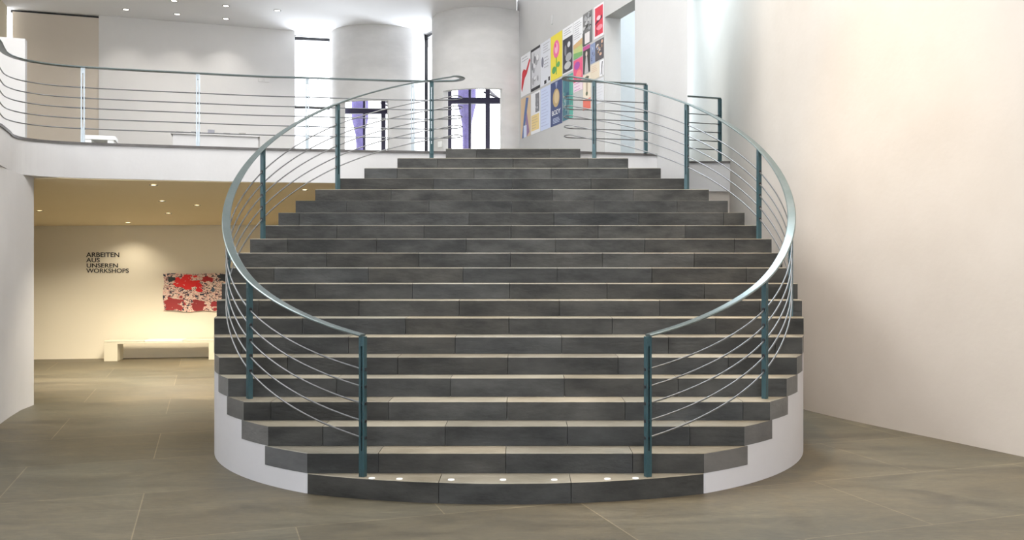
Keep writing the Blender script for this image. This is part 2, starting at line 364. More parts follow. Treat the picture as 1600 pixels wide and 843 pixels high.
# tall windows beside the drums
def tall_window(name, p0, p1, transom=None, fw=.035):
    root = bpy.data.objects.new(name, None); root.location = (p0[0], p0[1], GZ); COL.objects.link(root); struct(root)
    t = Vector((p1[0] - p0[0], p1[1] - p0[1])); c = ((p0[0] + p1[0]) / 2, (p0[1] + p1[1]) / 2); bm = bmesh.new()
    for p in (p0, p1): obox(bm, p, t, fw / 2, .04, GZ, ZC)
    obox(bm, c, t, t.length / 2, .035, ZC - .10, ZC - .03)
    if transom: obox(bm, c, t, t.length / 2, .03, transom - .03, transom + .03)
    link('window_frame', bm, M['dark'], root)
    bm = bmesh.new(); obox(bm, c, t, t.length / 2, .006, GZ, ZC - .05); link('glass_pane', bm, M['glass'], root)
tall_window('window_1', (-5.10, 21.42), (-4.27, 21.62), 5.36)
poly_wall('wall_window_reveal', [(-5.0, 20.99), (-5.11, 21.5)], GZ, ZC, .2, M['plaster'])
tall_window('window_2', (-2.08, 21.35), (-1.72, 20.72))

# ------------------------------------------------------------------ the staircase
CIRC = [(RAD * math.cos(2 * math.pi * k / 240), CY + RAD * math.sin(2 * math.pi * k / 240)) for k in range(240)]
def clip_circle(poly, r):
    out = list(poly); n = 240
    for k in range(n):
        a = 2 * math.pi * (k + .5) / n; nx, ny = math.cos(a), math.sin(a); d = r * math.cos(math.pi / n)
        f = lambda p: nx * p[0] + ny * (p[1] - CY) - d
        res = []
        for i in range(len(out)):
            p, q = out[i], out[(i + 1) % len(out)]; fp, fq = f(p), f(q)
            if fp <= 1e-9: res.append(p)
            if (fp < -1e-9 and fq > 1e-9) or (fp > 1e-9 and fq < -1e-9):
                s = fp / (fp - fq); res.append((p[0] + (q[0] - p[0]) * s, p[1] + (q[1] - p[1]) * s))
        out = res
        if len(out) < 3: return []
    cl = []
    for p in out:
        if not cl or (abs(p[0] - cl[-1][0]) + abs(p[1] - cl[-1][1])) > 1e-4: cl.append(p)
    if len(cl) > 1 and (abs(cl[0][0] - cl[-1][0]) + abs(cl[0][1] - cl[-1][1])) < 1e-4: cl.pop()
    return cl if len(cl) >= 3 else []
stairs = thing('staircase', (0, D2 - .3, 0), 'broad dark stone staircase of twenty-one steps bulging from a round white base', 'staircase')
tones = {}
def slab_tone(o, ranges):
    at = o.data.color_attributes.new('slab_tone', 'FLOAT_COLOR', 'CORNER')
    for (l0, l1, c) in ranges:
        for li in range(l0, l1): at.data[li].color = (*c, 1)
for k in range(1, NS + 1):
    y0 = DK(k); y1 = DK(k + 1)
    j = ([-3.001, -2, -1, 0, 1, 2, 3.001] if k % 2 == 0 else [-3.2, -2.5, -1.5, -.5, .5, 1.5, 2.5, 3.2])
    bm = bmesh.new(); rng = random.Random(k * 13 + 5); faces = []
    hw = math.sqrt(max(0, RAD ** 2 - (y0 - CY) ** 2)) if k > 1 else 1.56
    inner = [v for v in j if abs(v) < hw - .22]; j = [-3.3] + inner + [3.3]      # no slivers at the ends of a step
    for a, c in zip(j[:-1], j[1:]):
        g = .0022
        if k == 1:
            W = 1.56; f0 = 7.03; Rr = (W * W + (D2 - f0) ** 2) / (2 * (D2 - f0))
            if c < -W or a > W: continue
            a_, c_ = max(a, -W), min(c, W); n = 8
            fy = lambda x: f0 + Rr - math.sqrt(Rr * Rr - x * x)
            xs = [a_ + g + (c_ - a_ - 2 * g) * i / n for i in range(n + 1)]
            pl = [(x, fy(x)) for x in xs] + [(c_ - g, D2 + .05), (a_ + g, D2 + .05)]
            if abs(fy(a_) - (D2)) < 1e-6 or abs(fy(c_) - D2) < 1e-6: pass
        elif k == NS:
            pl = [(max(a, -.917) + g, y0), (min(c, .917) - g, y0), (min(c, .917) - g, 13.02), (max(a, -.917) + g, 13.02)]
            if c <= -.917 or a >= .917: continue
        else:
            pl = clip_circle([(a + g, y0), (c - g, y0), (c - g, y1 + .03), (a + g, y1 + .03)], RAD)
        if len(pl) < 3: continue
        fs = prism(bm, pl, (k - 1) * RI + (.001 if k > 1 else 0), k * RI)
        v = rng.uniform(.8, 1.2); wv = rng.uniform(-.03, .05)
        faces.append((len(fs), (v * (1 + wv), v, v * (1 - wv * 1.4))))
    o = link('step', bm, [M['step'], M['tread'], M['step_side']], stairs, bevel=.005, seg=1)
    mo = o.modifiers['bevel']; mo.material = 1; mo.limit_method = 'WEIGHT'      # only the nosings, in the pale tread colour as a painted highlight
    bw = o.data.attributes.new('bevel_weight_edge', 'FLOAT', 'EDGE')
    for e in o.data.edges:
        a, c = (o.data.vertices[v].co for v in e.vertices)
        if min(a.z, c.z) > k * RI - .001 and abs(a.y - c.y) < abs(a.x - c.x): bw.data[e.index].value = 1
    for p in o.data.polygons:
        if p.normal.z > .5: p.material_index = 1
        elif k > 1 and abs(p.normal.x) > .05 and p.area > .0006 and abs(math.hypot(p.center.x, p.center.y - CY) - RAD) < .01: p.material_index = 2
    at = o.data.color_attributes.new('slab_tone', 'FLOAT_COLOR', 'CORNER'); fi = 0
    for nf, cc in faces:
        for p in o.data.polygons[fi:fi + nf]:
            for li in p.loop_indices: at.data[li].color = (*cc, 1)
        fi += nf
bm = bmesh.new()
for k in range(2, NS + 1):
    y0 = DK(k) + .012; y1 = DK(k + 1) + (.012 if k < NS else .25)
    pl = clip_circle([(-3.2, y0), (3.2, y0), (3.2, y1), (-3.2, y1)], RAD - .003)
    prism(bm, pl, 0, (k - 1) * RI)
    if k == NS: box(bm, -.91, .91, y0, 13.0, 0, (k - 1) * RI)
link('round_base', bm, M['drum'], stairs)['label'] = 'round white plastered base under the dark steps'

# markers along the lowest tread
for i, px in enumerate((581, 624, 705, 786, 866, 949, 993)):
    y = 7.13 + (.05 if i in (0, 6) else .03 if i in (1, 5) else 0); x = .139 + (px - 817.6) * y / 1461
    bm = bmesh.new(); bmesh.ops.create_cone(bm, cap_ends=True, segments=24, radius1=.026, radius2=.024, depth=.006)
    bmesh.ops.translate(bm, verts=bm.verts[:], vec=(x, y, RI + .0032))
    tag(link('step_marker', bm, M['white']), ('leftmost', 'second from left', 'third from left', 'middle', 'third from right', 'second from right', 'rightmost')[i] + ' of the seven white round studs on the lowest step', 'marker', 'white studs along the lowest step')

# ------------------------------------------------------------------ railings
RR = 2.862
ZP = [(6.9, 1.07), (7.246, 1.245), (8.1, 1.665), (9.33, 2.375), (10.52, 3.095), (11.73, 3.80), (12.53, 4.245), (12.8, 4.33), (20, 4.33)]
def zr(y):
    for (a, za), (c, zc_) in zip(ZP[:-1], ZP[1:]):
        if a <= y <= c: return za + (zc_ - za) * (y - a) / (c - a)
    return ZP[0][1] if y < 7 else 4.33
OFF = [.255, .39, .52, .655, .785]
ANG = [22.7, 51.2, 78.6, 102.8, 130.1, 157.6]
FOOT = [RI, 4 * RI, 8 * RI, 13 * RI, 17 * RI, 20 * RI]
def post(parent, p, t, z0, z1, offs, m='teal'):
    bm = bmesh.new(); t = Vector((t[0], t[1])).normalized(); c = Vector((p[0], p[1]))
    for s in (-1, 1): obox(bm, c + t * s * .0155, t, .0085, .021, z0 + .0005, z1, 0)
    obox(bm, c, t, .0069, .0205, z0 + .0005, z0 + .20, 0); obox(bm, c, t, .0069, .0205, z1 - .075, z1 - .001, 0)
    for of in offs:                                   # small dark clamps that hold the rods
        z = z1 - of; bar3(bm, (c.x - t.x * .03, c.y - t.y * .03, z), (c.x + t.x * .03, c.y + t.y * .03, z), .0145, 8, 1)
    return link('post', bm, [M[m], M['dark']], parent, bevel=.0015, seg=1)
RAILPROF = [(a * .040, b_ * .0105) for a, b_ in ((-1, -.35), (-.8, -.9), (.8, -.9), (1, -.35), (1, .35), (.8, .9), (-.8, .9), (-1, .35))]
def smooth_z(path, k=6):
    for _ in range(k):
        z = [p.z for p in path]
        for i in range(1, len(path) - 1): path[i].z = (z[i - 1] + z[i] * 2 + z[i + 1]) / 4
def stair_path(sg, gal):
    P = []; a = 22.7
    while a < 161:
        P.append((sg * RR * math.sin(R(a)), CY - RR * math.cos(R(a)))); a += 2.0
    nc = len(P)
    # hairpin at the head of the stairs
    cx, cy_, rr = .89, 12.83, .19
    for b_ in range(-80, 91, 17): P.append((sg * (cx - rr * math.cos(R(b_))), cy_ + rr * math.sin(R(b_))))
    P += gal
    pts = [Vector((x, y, zr(y) if i < nc else 4.33)) for i, (x, y) in enumerate(P)]
    d = catmull([(p.x, p.y, p.z) for p in pts], 3); smooth_z(d, 30)
    return d
def railing(name, sg, gal, gposts, label, gz=GZ):
    root = thing(name, (sg * RR * math.sin(R(22.7)), CY - RR * math.cos(R(22.7)), RI), label, 'railing')
    path = stair_path(sg, gal)
    bm = bmesh.new(); sweep(bm, [p + Vector((0, 0, .008)) for p in path], RAILPROF); link('handrail', bm, M['rail'], root, smooth=False, bevel=0)
    for of in OFF:
        bm = bmesh.new(); sweep(bm, [p - Vector((0, 0, of)) for p in path], circ(.0075, 8)); link('rod', bm, M['steel'], root, smooth=True)
    for a, fz in zip(ANG, FOOT):
        p = (sg * RR * math.sin(R(a)), CY - RR * math.cos(R(a)))
        q = min(path[:230], key=lambda v: (v.x - p[0]) ** 2 + (v.y - p[1]) ** 2)
        post(root, p, (math.cos(R(a)) * sg, math.sin(R(a))), fz, q.z, OFF)
    for p in gposts:
        i = min(range(200, len(path)), key=lambda i: (path[i].x - p[0]) ** 2 + (path[i].y - p[1]) ** 2)
        d = path[min(i + 1, len(path) - 1)] - path[i - 1]
        q = post(root, (path[i].x, path[i].y), (d.x, d.y), gz, path[i].z, OFF, 'grey_post' if sg < 0 else 'teal')
        if sg < 0: q['label'] = 'pale grey gallery post'
    return root
GL = [(-1.15, 13.04), (-1.4, 13.03), (-1.9, 12.965), (-2.49, 12.87), (-2.82, 12.81), (-3.47, 12.70), (-4.21, 12.50), (-5.0, 12.28), (-5.56, 12.10), (-5.88, 11.93), (-6.10, 11.64), (-6.11, 11.3), (-5.98, 10.95), (-5.83, 10.6), (-5.6, 9.9), (-5.4, 9.2)]
GR = [(1.2, 13.09), (1.5, 13.16), (1.72, 13.22), (1.875, 13.265)]
railing('staircase_railing', -1, GL, [(-1.4, 13.03), (-2.82, 12.81), (-4.21, 12.5), (-5.56, 12.1), (-5.80, 10.58), (-5.4, 9.2)],
        'long left railing sweeping up the stairs and looping back along the gallery edge')
railing('staircase_railing', 1, GR, [(1.875, 13.265)],
        'right railing with pale handrail curving up the stairs to a short loop by the posters')
root = thing('landing_railing', (3.17, 14.42, GZ), 'short straight railing in the bluish recess right of the stairs', 'railing')
pp = [Vector((2.30, 14.10, 4.33)), Vector((2.75, 14.26, 4.33)), Vector((3.17, 14.42, 4.33))]
bm = bmesh.new(); sweep(bm, [p + Vector((0, 0, .008)) for p in pp], RAILPROF); link('handrail', bm, M['rail'], root)
for of in OFF:
    bm = bmesh.new(); sweep(bm, [p - Vector((0, 0, of)) for p in pp], circ(.0075, 8)); link('rod', bm, M['steel'], root, smooth=True)
post(root, (3.17, 14.42), (.93, .35), GZ, 4.33, OFF)

# ------------------------------------------------------------------ lower room: bench, lettering, artwork
bt = Vector((1, .156)).normalized(); bn = Vector((-bt.y, bt.x))
c0 = Vector((-7.54, 17.12)); BL, BD = 2.08, .40
root = thing('bench', (c0.x + BL / 2, c0.y + .3, 0), 'low cream bench with three seat pads against the back wall of the lower room', 'bench')
def bbox(bm, a0, a1, d0, d1, z0, z1):
    prism(bm, [tuple(c0 + bt * a + bn * d) for a, d in ((a0, d0), (a1, d0), (a1, d1), (a0, d1))], z0, z1)
bm = bmesh.new(); bbox(bm, 0, BL, 0, BD, .315, .345); link('bench_top', bm, M['bench'], root, bevel=.004)
for a in (0, BL - .235):
    bm = bmesh.new(); bbox(bm, a, a + .235, .0, BD, 0, .315); link('leg', bm, M['bench'], root, bevel=.004)
for i, (a, c) in enumerate(((.0, .70), (.704, 1.38), (1.384, BL))):
    bm = bmesh.new(); bbox(bm, a, c, .0, BD, .345, .375); q = link('seat_pad', bm, M['leather_white'] if i == 1 else M['leather'], root, bevel=.01, seg=3)
    if i == 1: q['label'] = 'whiter middle seat pad'
wang = math.atan2(.156, 1)
root = thing('wall_lettering', (-8.1, lby(-8.1), 1.6), 'black capitals reading ARBEITEN AUS UNSEREN WORKSHOPS on the cream wall', 'lettering')
XL = -8.08; LINES = []
YB = lby(XL) - .004
def ptz(py): return 1.824 + (408.5 - py) * YB / 1461
for txt, y0, y1, wpx in (('ARBEITEN', 394, 401.2, 49), ('AUS', 402.5, 409.2, 20), ('UNSEREN', 411, 417.6, 46.2), ('WORKSHOPS', 419, 425.8, 63)):
    cu = bpy.data.curves.new('text_line', 'FONT'); cu.body = txt; cu.size = 1; cu.extrude = .004; cu.offset = .012
    o = bpy.data.objects.new('text_line', cu); COL.objects.link(o); cu.materials.append(M['ink'])
    bpy.context.view_layer.update(); dm = o.dimensions.copy()
    hh = ptz(y0) - ptz(y1); ww = wpx * YB / 1461
    o.scale = (ww / dm.x, hh / dm.y, 1); cu.extrude = .003
    o.rotation_euler = (R(90), 0, wang)
    o.location = (XL, YB, ptz(y1)); LINES.append(o)

def to_mesh(o, parent):
    bpy.context.view_layer.update(); me = bpy.data.meshes.new_from_object(o.evaluated_get(bpy.context.evaluated_depsgraph_get()))
    q = bpy.data.objects.new('x', me); mw = o.matrix_basis.copy(); nm = o.name.split('.')[0]; bpy.data.objects.remove(o)
    q.name = nm; COL.objects.link(q); q.matrix_basis = mw; q.parent = parent; q.matrix_parent_inverse = Matrix.Translation(parent.location).inverted(); return q
for q in list(LINES): to_mesh(q, root)
def art_mat():
    m = mat('abstract_paint', (.8, .7, .6), .6); t = m.node_tree; L = t.links; b = t.nodes['Principled BSDF']
    tc = N(m, 'ShaderNodeTexCoord'); uv = tc.outputs['UV']
    n = N(m, 'ShaderNodeTexNoise'); n.inputs['Scale'].default_value = 15; n.inputs['Detail'].default_value = 4; n.inputs['Distortion'].default_value = 1.8
    L.new(uv, n.inputs['Vector'])
    cr = N(m, 'ShaderNodeValToRGB'); e = cr.color_ramp.elements; cr.color_ramp.interpolation = 'CONSTANT'
    e[0].position = 0; e[0].color = (.02, .03, .05, 1); e[1].position = .43; e[1].color = (.40, .04, .04, 1)
    for p, c in ((.46, (.75, .60, .48)), (.50, (.80, .72, .6)), (.55, (.6, .10, .08)), (.58, (.85, .62, .52)), (.66, (.12, .14, .16))):
        q = e.new(p); q.color = (*c, 1)
    L.new(n.outputs[0], cr.inputs[0]); cur = cr.outputs[0]
    n2 = N(m, 'ShaderNodeTexNoise'); n2.inputs['Scale'].default_value = 9; n2.inputs['Detail'].default_value = 4; L.new(uv, n2.inputs['Vector'])
    sp = N(m, 'ShaderNodeSeparateXYZ'); L.new(uv, sp.inputs[0])
    def mth(op, a, c):
        q = N(m, 'ShaderNodeMath'); q.operation = op
        for i, v in enumerate((a, c)):
            if isinstance(v, (int, float)): q.inputs[i].default_value = v
            else: L.new(v, q.inputs[i])
        return q.outputs[0]
    for cx, cy, rx, ry, col in ((.33, .76, .15, .19, (.75, .015, .012)), (.50, .62, .06, .11, (.70, .01, .012)), (.62, .84, .09, .08, (.40, .01, .01)),
                                (.14, .18, .14, .19, (.33, .03, .03)), (.50, .13, .12, .14, (.28, .02, .02)), (.80, .15, .14, .12, (.32, .02, .025)), (.9, .88, .13, .10, (.03, .035, .045)), (.70, .55, .03, .05, (.06, .09, .13)), (.10, .86, .05, .08, (.02, .03, .03))):
        dx = mth('DIVIDE', mth('SUBTRACT', sp.outputs[0], cx), rx); dy = mth('DIVIDE', mth('SUBTRACT', sp.outputs[1], cy), ry)
        d = mth('ADD', mth('MULTIPLY', dx, dx), mth('MULTIPLY', dy, dy)); d = mth('ADD', d, mth('MULTIPLY', mth('SUBTRACT', n2.outputs[0], .5), 5.5))
        k = mth('LESS_THAN', d, .95); mx = t.nodes.new('ShaderNodeMix'); mx.data_type = 'RGBA'
        L.new(k, mx.inputs[0]); L.new(cur, mx.inputs[6]); mx.inputs[7].default_value = (*col, 1); cur = mx.outputs[2]
    L.new(cur, b.inputs['Base Color']); return m
ax0, ax1 = -6.70, -5.42; nx_, nz_ = 40, 16
bm = bmesh.new(); uvl = bm.loops.layers.uv.new('uv'); g = {}
for side in (0, 1):
    for i in range(nx_ + 1):
        for k in range(nz_ + 1):
            u, v = i / nx_, k / nz_; x = ax0 + (ax1 - ax0) * u + (.010 * math.sin(9 * v + 1) if i in (0, nx_) else 0)
            z = .895 + .70 * v + (.012 * math.sin(14 * u) - .02 * math.sin(3.1 * u) if k == 0 else .006 * math.sin(11 * u) if k == nz_ else 0)
            yy = lby(x) - .035 - .006 * math.sin(7 * u + 3 * v) + (.012 if side else 0)
            g[side, i, k] = bm.verts.new((x, yy, z))
def qf(vs, uvs):
    f = bm.faces.new(vs)
    for l, q in zip(f.loops, uvs): l[uvl].uv = q
for side in (0, 1):
    for i in range(nx_):
        for k in range(nz_):
            ks = [(i, k), (i + 1, k), (i + 1, k + 1), (i, k + 1)]; qf([g[side, a, c] for a, c in ks], [(a / nx_, c / nz_) for a, c in ks])
rim = [(i, 0) for i in range(nx_)] + [(nx_, k) for k in range(nz_)] + [(i, nz_) for i in range(nx_, 0, -1)] + [(0, k) for k in range(nz_, 0, -1)]
for a, c in zip(rim, rim[1:] + rim[:1]): qf([g[0, a[0], a[1]], g[0, c[0], c[1]], g[1, c[0], c[1]], g[1, a[0], a[1]]], [(.5, .5)] * 4)
tag(link('abstract_painting', bm, art_mat()), 'unframed abstract canvas of red and dark splashes on the cream wall above the bench', 'painting')

# ------------------------------------------------------------------ ceiling downlights
def downlight(x, y, z, label, group, power, col, target, ang, r=.045):
    root = thing('downlight', (x, y, z), label, 'ceiling light', group)
    bm = bmesh.new(); n = 20; prof = [(r, 0), (r * 1.25, 0), (r * 1.25, -.006), (r, -.008), (r * .93, -.002), (r * .93, 0)]
    rings = [[bm.verts.new((x + rr * math.cos(2 * math.pi * k / n), y + rr * math.sin(2 * math.pi * k / n), z + dz - .0005)) for k in range(n)] for rr, dz in prof]
    for i in range(len(rings) - 1):
        for k in range(n): bm.faces.new((rings[i][k], rings[i][(k + 1) % n], rings[i + 1][(k + 1) % n], rings[i + 1][k]))
    link('trim_ring', bm, M['steel'], root)
    bm = bmesh.new(); bmesh.ops.create_cone(bm, cap_ends=True, segments=20, radius1=r * .9, radius2=r * .9, depth=.003)
    bmesh.ops.translate(bm, verts=bm.verts[:], vec=(x, y, z - .003)); link('lamp_lens', bm, M['lens'], root)
    if power: spot('lamp', (x, y, z - .02), (x + target[0], y + target[1], 0), power, col, ang, .8, .04, root)
for x, y, wh in ((-8.02, 19.2, 'leftmost'), (-7.10, 19.56, 'second from the left, nearer the wall,'), (-6.79, 18.56, 'at the top frame edge'), (-5.88, 18.93, 'above the fourth one'), (-6.2, 19.93, 'closest to the white wall'), (-4.93, 19.27, 'rightmost, towards the drums,')):
    downlight(x, y, ZC, 'recessed downlight ' + wh + ' in the white gallery ceiling', 'downlights in the gallery ceiling', 40, NEUT, (0, .3), 100, .06)
for i, (px, py, dd) in enumerate(((240, 283.5, 12.65), (253, 305, 14.3), (263, 322, 15.9), (62, 315, 15.2), (200, 345, 17.2), (308, 312, 14.9), (476, 291, 13.4), (448, 327, 16.6))):
    x = .139 + (px - 817.6) * dd / 1461
    wh = ('nearest the white fascia on the left', 'in the middle of the row above the painting', 'deepest in the row above the painting', 'at the far left by the white wall', 'above the black lettering', 'closest to the handrail on the left', 'seen between the handrail rods nearest the fascia', 'seen through the rods low by the back wall')[i]
    downlight(x, dd, cz(x, dd), 'ceiling spot ' + wh, 'downlights under the gallery', 370 if dd < 16 else 45, WARM, (-.1, .5 if dd < 15.5 else 0), 125)

# ------------------------------------------------------------------ gallery bench, leaflets, plates
root = thing('bench', (-6.6, 14.5, GZ), 'low white bench on the gallery behind the left railing, only its top showing', 'bench')
bm = bmesh.new(); prism(bm, [(-6.45, 14.0), (-6.03, 14.14), (-6.16, 14.54), (-6.58, 14.4)], GZ + .30, GZ + .36); link('bench_top', bm, M['white'], root, bevel=.005)
for pts in (((-6.43, 14.02), (-6.35, 14.05), (-6.47, 14.42), (-6.55, 14.40)), ((-6.14, 14.12), (-6.06, 14.15), (-6.18, 14.52), (-6.26, 14.49))):
    bm = bmesh.new(); prism(bm, list(pts), GZ, GZ + .30); link('leg', bm, M['white'], root)
root = thing('display_table', (-4.8, 14.6, GZ), 'low white table with leaflets behind the gallery railing', 'table')
bm = bmesh.new(); prism(bm, [(-5.25, 14.28), (-4.0, 14.70), (-4.15, 15.2), (-5.40, 14.78)], GZ + .42, GZ + .45); link('table_top', bm, M['plaster'], root, bevel=.004)
for q, w_ in (((-5.27, 14.56), .035), ((-4.11, 14.94), .035), ((-4.635, 14.53), .63)):
    bm = bmesh.new(); obox(bm, q, (.948, .318), w_, .14 if w_ < .1 else .012, GZ, GZ + .42); link('leg' if w_ < .1 else 'front_panel', bm, M['plaster'], root)
for wh, x, hgt, c in (('leftmost', -5.15, .012, (.1, .1, .1)), ('second', -4.95, .02, (.3, .3, .32)), ('tallest', -4.72, .06, (.25, .25, .28)), ('fourth', -4.5, .02, (.2, .2, .2)), ('rightmost', -4.28, .03, (.35, .33, .3))):
    y = 14.28 + .336 * (x + 5.25) + .10
    bm = bmesh.new(); obox(bm, (x, y), (.948, .318), .05, .045, GZ + .4505, GZ + .4505 + hgt)
    tag(link('leaflet_stack', bm, flat(c)), wh + ' of the five small dark leaflet stacks on the low white gallery table', 'leaflets', 'leaflet stacks on the gallery table')
x = -5.62; yb = gb(x)
bm = bmesh.new()
for dx in (-.06, .06): obox(bm, (x + dx, gb(x + dx) - .008), (.945, .3267), .055, .008, 5.81, 5.92)
tag(link('switch_plate', bm, M['gallery'], bevel=.003), 'pair of pale square plates on the white gallery wall', 'switch plate')
a = -52; c = (-.72, 20.1); px_, py_ = c[0] + 1.108 * math.sin(R(a)), c[1] - 1.108 * math.cos(R(a))
bm = bmesh.new(); obox(bm, (px_, py_), (math.cos(R(a)), math.sin(R(a))), .07, .007, 4.2, 4.32)
tag(link('door_notice', bm, M['white']), 'tiny white notice on the round wall left of the right doorway', 'sign')
y = 17.45; bm = bmesh.new(); obox(bm, (PX(y) - .006, y), (-.334, 1), .03, .006, 6.25, 6.42)
tag(link('wall_vent', bm, flat((.5, .5, .5))), 'small grey plate high on the wall above the posters', 'vent')

# ------------------------------------------------------------------ posters (s = metres along the wall from the stair corner)
def poster(label, s0, s1, z0, z1, base, shapes, texts=(), slope=0):
    """one sheet; shapes in 0..1 sheet coordinates: ('r',x0,y0,x1,y1,col) ('e',cx,cy,rx,ry,col) ('p',[(x,y)..],col); x runs from the far edge to the near edge"""
    L_ = 1.0543
    def W(u, v, d):
        s = s1 + (s0 - s1) * u; y = 12.5 + s / L_
        return (PX(y) - .9485 * d, y - .3168 * d, z0 + (z1 - z0) * v)
    bm = bmesh.new(); mats = [flat(base)]
    def addp(pl, d0, d1, mi):
        a = [bm.verts.new(W(u, v, d0)) for u, v in pl]; c_ = [bm.verts.new(W(u, v, d1)) for u, v in pl]
        bm.faces.new(a[::-1]).material_index = mi; bm.faces.new(c_).material_index = mi
        for i in range(len(pl)): bm.faces.new((a[i], a[(i + 1) % len(pl)], c_[(i + 1) % len(pl)], c_[i])).material_index = mi
    addp([(0, 0), (1, 0), (1, 1), (0, 1)], .0015, .004, 0)
    for i, sh in enumerate(shapes):
        col = flat(sh[-1])
        if col not in mats: mats.append(col)
        mi = mats.index(col); d = .0042 + .0004 * i
        if sh[0] == 'r': pl = [(sh[1], sh[2]), (sh[3], sh[2]), (sh[3], sh[4]), (sh[1], sh[4])]
        elif sh[0] == 'e': pl = [(sh[1] + sh[3] * math.cos(q * math.pi / 9), sh[2] + sh[4] * math.sin(q * math.pi / 9)) for q in range(18)]
        else: pl = sh[1]
        addp(pl, d - .0003, d + .0004, mi)
    o = link('poster', bm, mats); tag(o, label, 'poster', 'posters on the gallery wall')
    for txt, u, v, hgt, wid, col in texts:
        cu = bpy.data.curves.new('poster_text', 'FONT'); cu.body = txt; cu.size = 1; cu.extrude = .001
        q = bpy.data.objects.new('poster_text', cu); COL.objects.link(q); cu.materials.append(flat(col)); bpy.context.view_layer.update(); dm = q.dimensions.copy()
        q.scale = (wid * (s1 - s0) / dm.x, hgt * (z1 - z0) / dm.y, 1); q.rotation_euler = (R(90), 0, math.atan2(-1, .334))
        q.location = W(u, v, .0042 + .0004 * len(shapes) + .002); to_mesh(q, o)
    return o
def lines(x0, x1, y0, y1, n, col, rng=random.Random(3)):
    out = []
    for i in range(n):
        y = y1 - (y1 - y0) * i / max(1, n - 1); out.append(('r', x0, y - .008, x0 + (x1 - x0) * rng.uniform(.6, 1), y + .008, col))
    return out
def scrap(x0, x1, y0, y1, n, cols, seed):
    rng = random.Random(seed); out = []
    for i in range(n):
        rx = rng.uniform(.05, .16) * (x1 - x0); ry = rng.uniform(.03, .12) * (y1 - y0)
        out.append(('e', rng.uniform(x0 + rx, x1 - rx), rng.uniform(y0 + ry, y1 - ry), rx, ry, rng.choice(cols)))
    return out
def sw(px): return ((6.37 / ((px - 817.6) / 1461 + .334)) - 12.5) * 1.0543
def zw(px, py): return 1.824 + (408.5 - py) * (6.37 / ((px - 817.6) / 1461 + .334)) / 1461
Wt, Gy, Bk, Rd = (.72, .72, .74), (.35, .35, .37), (.03, .03, .035), (.55, .02, .03)
cA = [814, 829.5, 844.5, 860.5, 879, 896, 911, 926, 944]
cs = [sw(p) for p in cA]
ZT, ZM, ZB = 6.02, 5.17, 4.34
g_ = .012
def cell(i, row): return cs[i + 1] + g_, cs[i] - g_, (ZM + .02 if row else ZB), (ZT if row else ZM - .02)
P = poster
P('white poster with a red stretched arm figure and grey heading lines', *cell(0, 1), Wt, lines(.08, .9, .86, .93, 2, Gy) + [('p', [(.05, .22), (.12, .12), (.4, .42), (.62, .5), (.98, .78), (.9, .84), (.55, .6), (.3, .66), (.1, .45)], Rd), ('e', .28, .5, .16, .14, (.6, .04, .06))])
P('tan poster with tall blue and violet legs, low at the far left end', *cell(0, 0), (.62, .46, .30), [('p', [(.1, 0), (.3, 0), (.55, .5), (.8, .95), (.55, .98), (.35, .6)], (.10, .16, .34)), ('p', [(.6, 0), (.9, .1), (.62, .6), (.5, .5)], (.28, .18, .32)), ('r', .3, .0, .6, .3, (.6, .65, .8))])
P('grey photo poster with black bars at its top and bottom', *cell(1, 1), (.55, .55, .58), [('r', 0, .94, 1, 1, Bk), ('r', 0, 0, 1, .07, Bk), ('r', 0, 0, .06, 1, Bk)] + scrap(.1, .95, .1, .9, 16, [Gy, (.2, .2, .22), (.66, .66, .68)], 4))
P('white sheet with a grey photo strip over a yellow text panel', *cell(1, 0), Wt, [('r', .5, .5, .92, .95, (.2, .2, .22)), ('r', .05, .08, .9, .46, (.72, .55, .25))] + lines(.12, .85, .14, .4, 5, (.5, .4, .25)) + scrap(.5, .92, .5, .95, 6, [Gy, Wt], 8))
P('pale grey poster with a small face and two black squares below', *cell(2, 1), (.62, .63, .68), lines(.3, .95, .75, .93, 4, Gy) + [('e', .22, .55, .12, .12, (.2, .2, .25)), ('r', .4, .02, .62, .1, Bk), ('r', .82, .05, .97, .14, Bk)] + lines(.4, .9, .4, .62, 4, Gy))
P('pale blue poster covered in fine text lines', *cell(2, 0), (.50, .56, .74), lines(.1, .9, .1, .92, 12, (.38, .42, .6)))
P('yellow poster with a large pink flower and green leaves', *cell(3, 1), (.72, .60, .06), [('e', .5, .66, .27, .2, (.75, .15, .32)), ('e', .5, .68, .14, .12, (.80, .40, .52)), ('r', .47, .1, .54, .48, (.15, .35, .05)), ('e', .3, .22, .18, .08, (.10, .33, .10)), ('e', .68, .3, .14, .06, (.12, .35, .10)), ('e', .44, .75, .06, .05, (.7, .08, .25))])
P('dark navy poster with a gold oval figure and the word BODY', *cell(3, 0), (.04, .06, .16), [('e', .48, .62, .3, .21, (.42, .30, .14)), ('e', .52, .64, .2, .15, (.55, .42, .24)), ('p', [(.5, .82), (.62, .98), (.4, .98)], (.25, .28, .42))] + lines(.2, .85, .06, .16, 4, (.4, .45, .6)), [('BODY', .12, .24, .11, .75, (.75, .75, .78))])
P('black and white photo poster under a white heading strip', *cell(4, 1), Wt, lines(.15, .9, .84, .94, 3, Gy) + [('r', .03, .03, .97, .76, (.05, .05, .06)), ('e', .62, .6, .14, .06, (.6, .6, .62)), ('e', .6, .33, .3, .09, (.35, .35, .36)), ('e', .5, .16, .32, .08, (.45, .45, .45)), ('e', .3, .5, .1, .12, (.2, .2, .22))])
P('dark teal and blue painted poster beside the navy one', cs[5] + .2, cs[4] - g_, ZB + .02, ZM - .02, (.05, .15, .19), scrap(.03, .97, .03, .97, 16, [(.03, .08, .14), (.08, .22, .25), (.18, .28, .30), (.3, .38, .3)], 12))
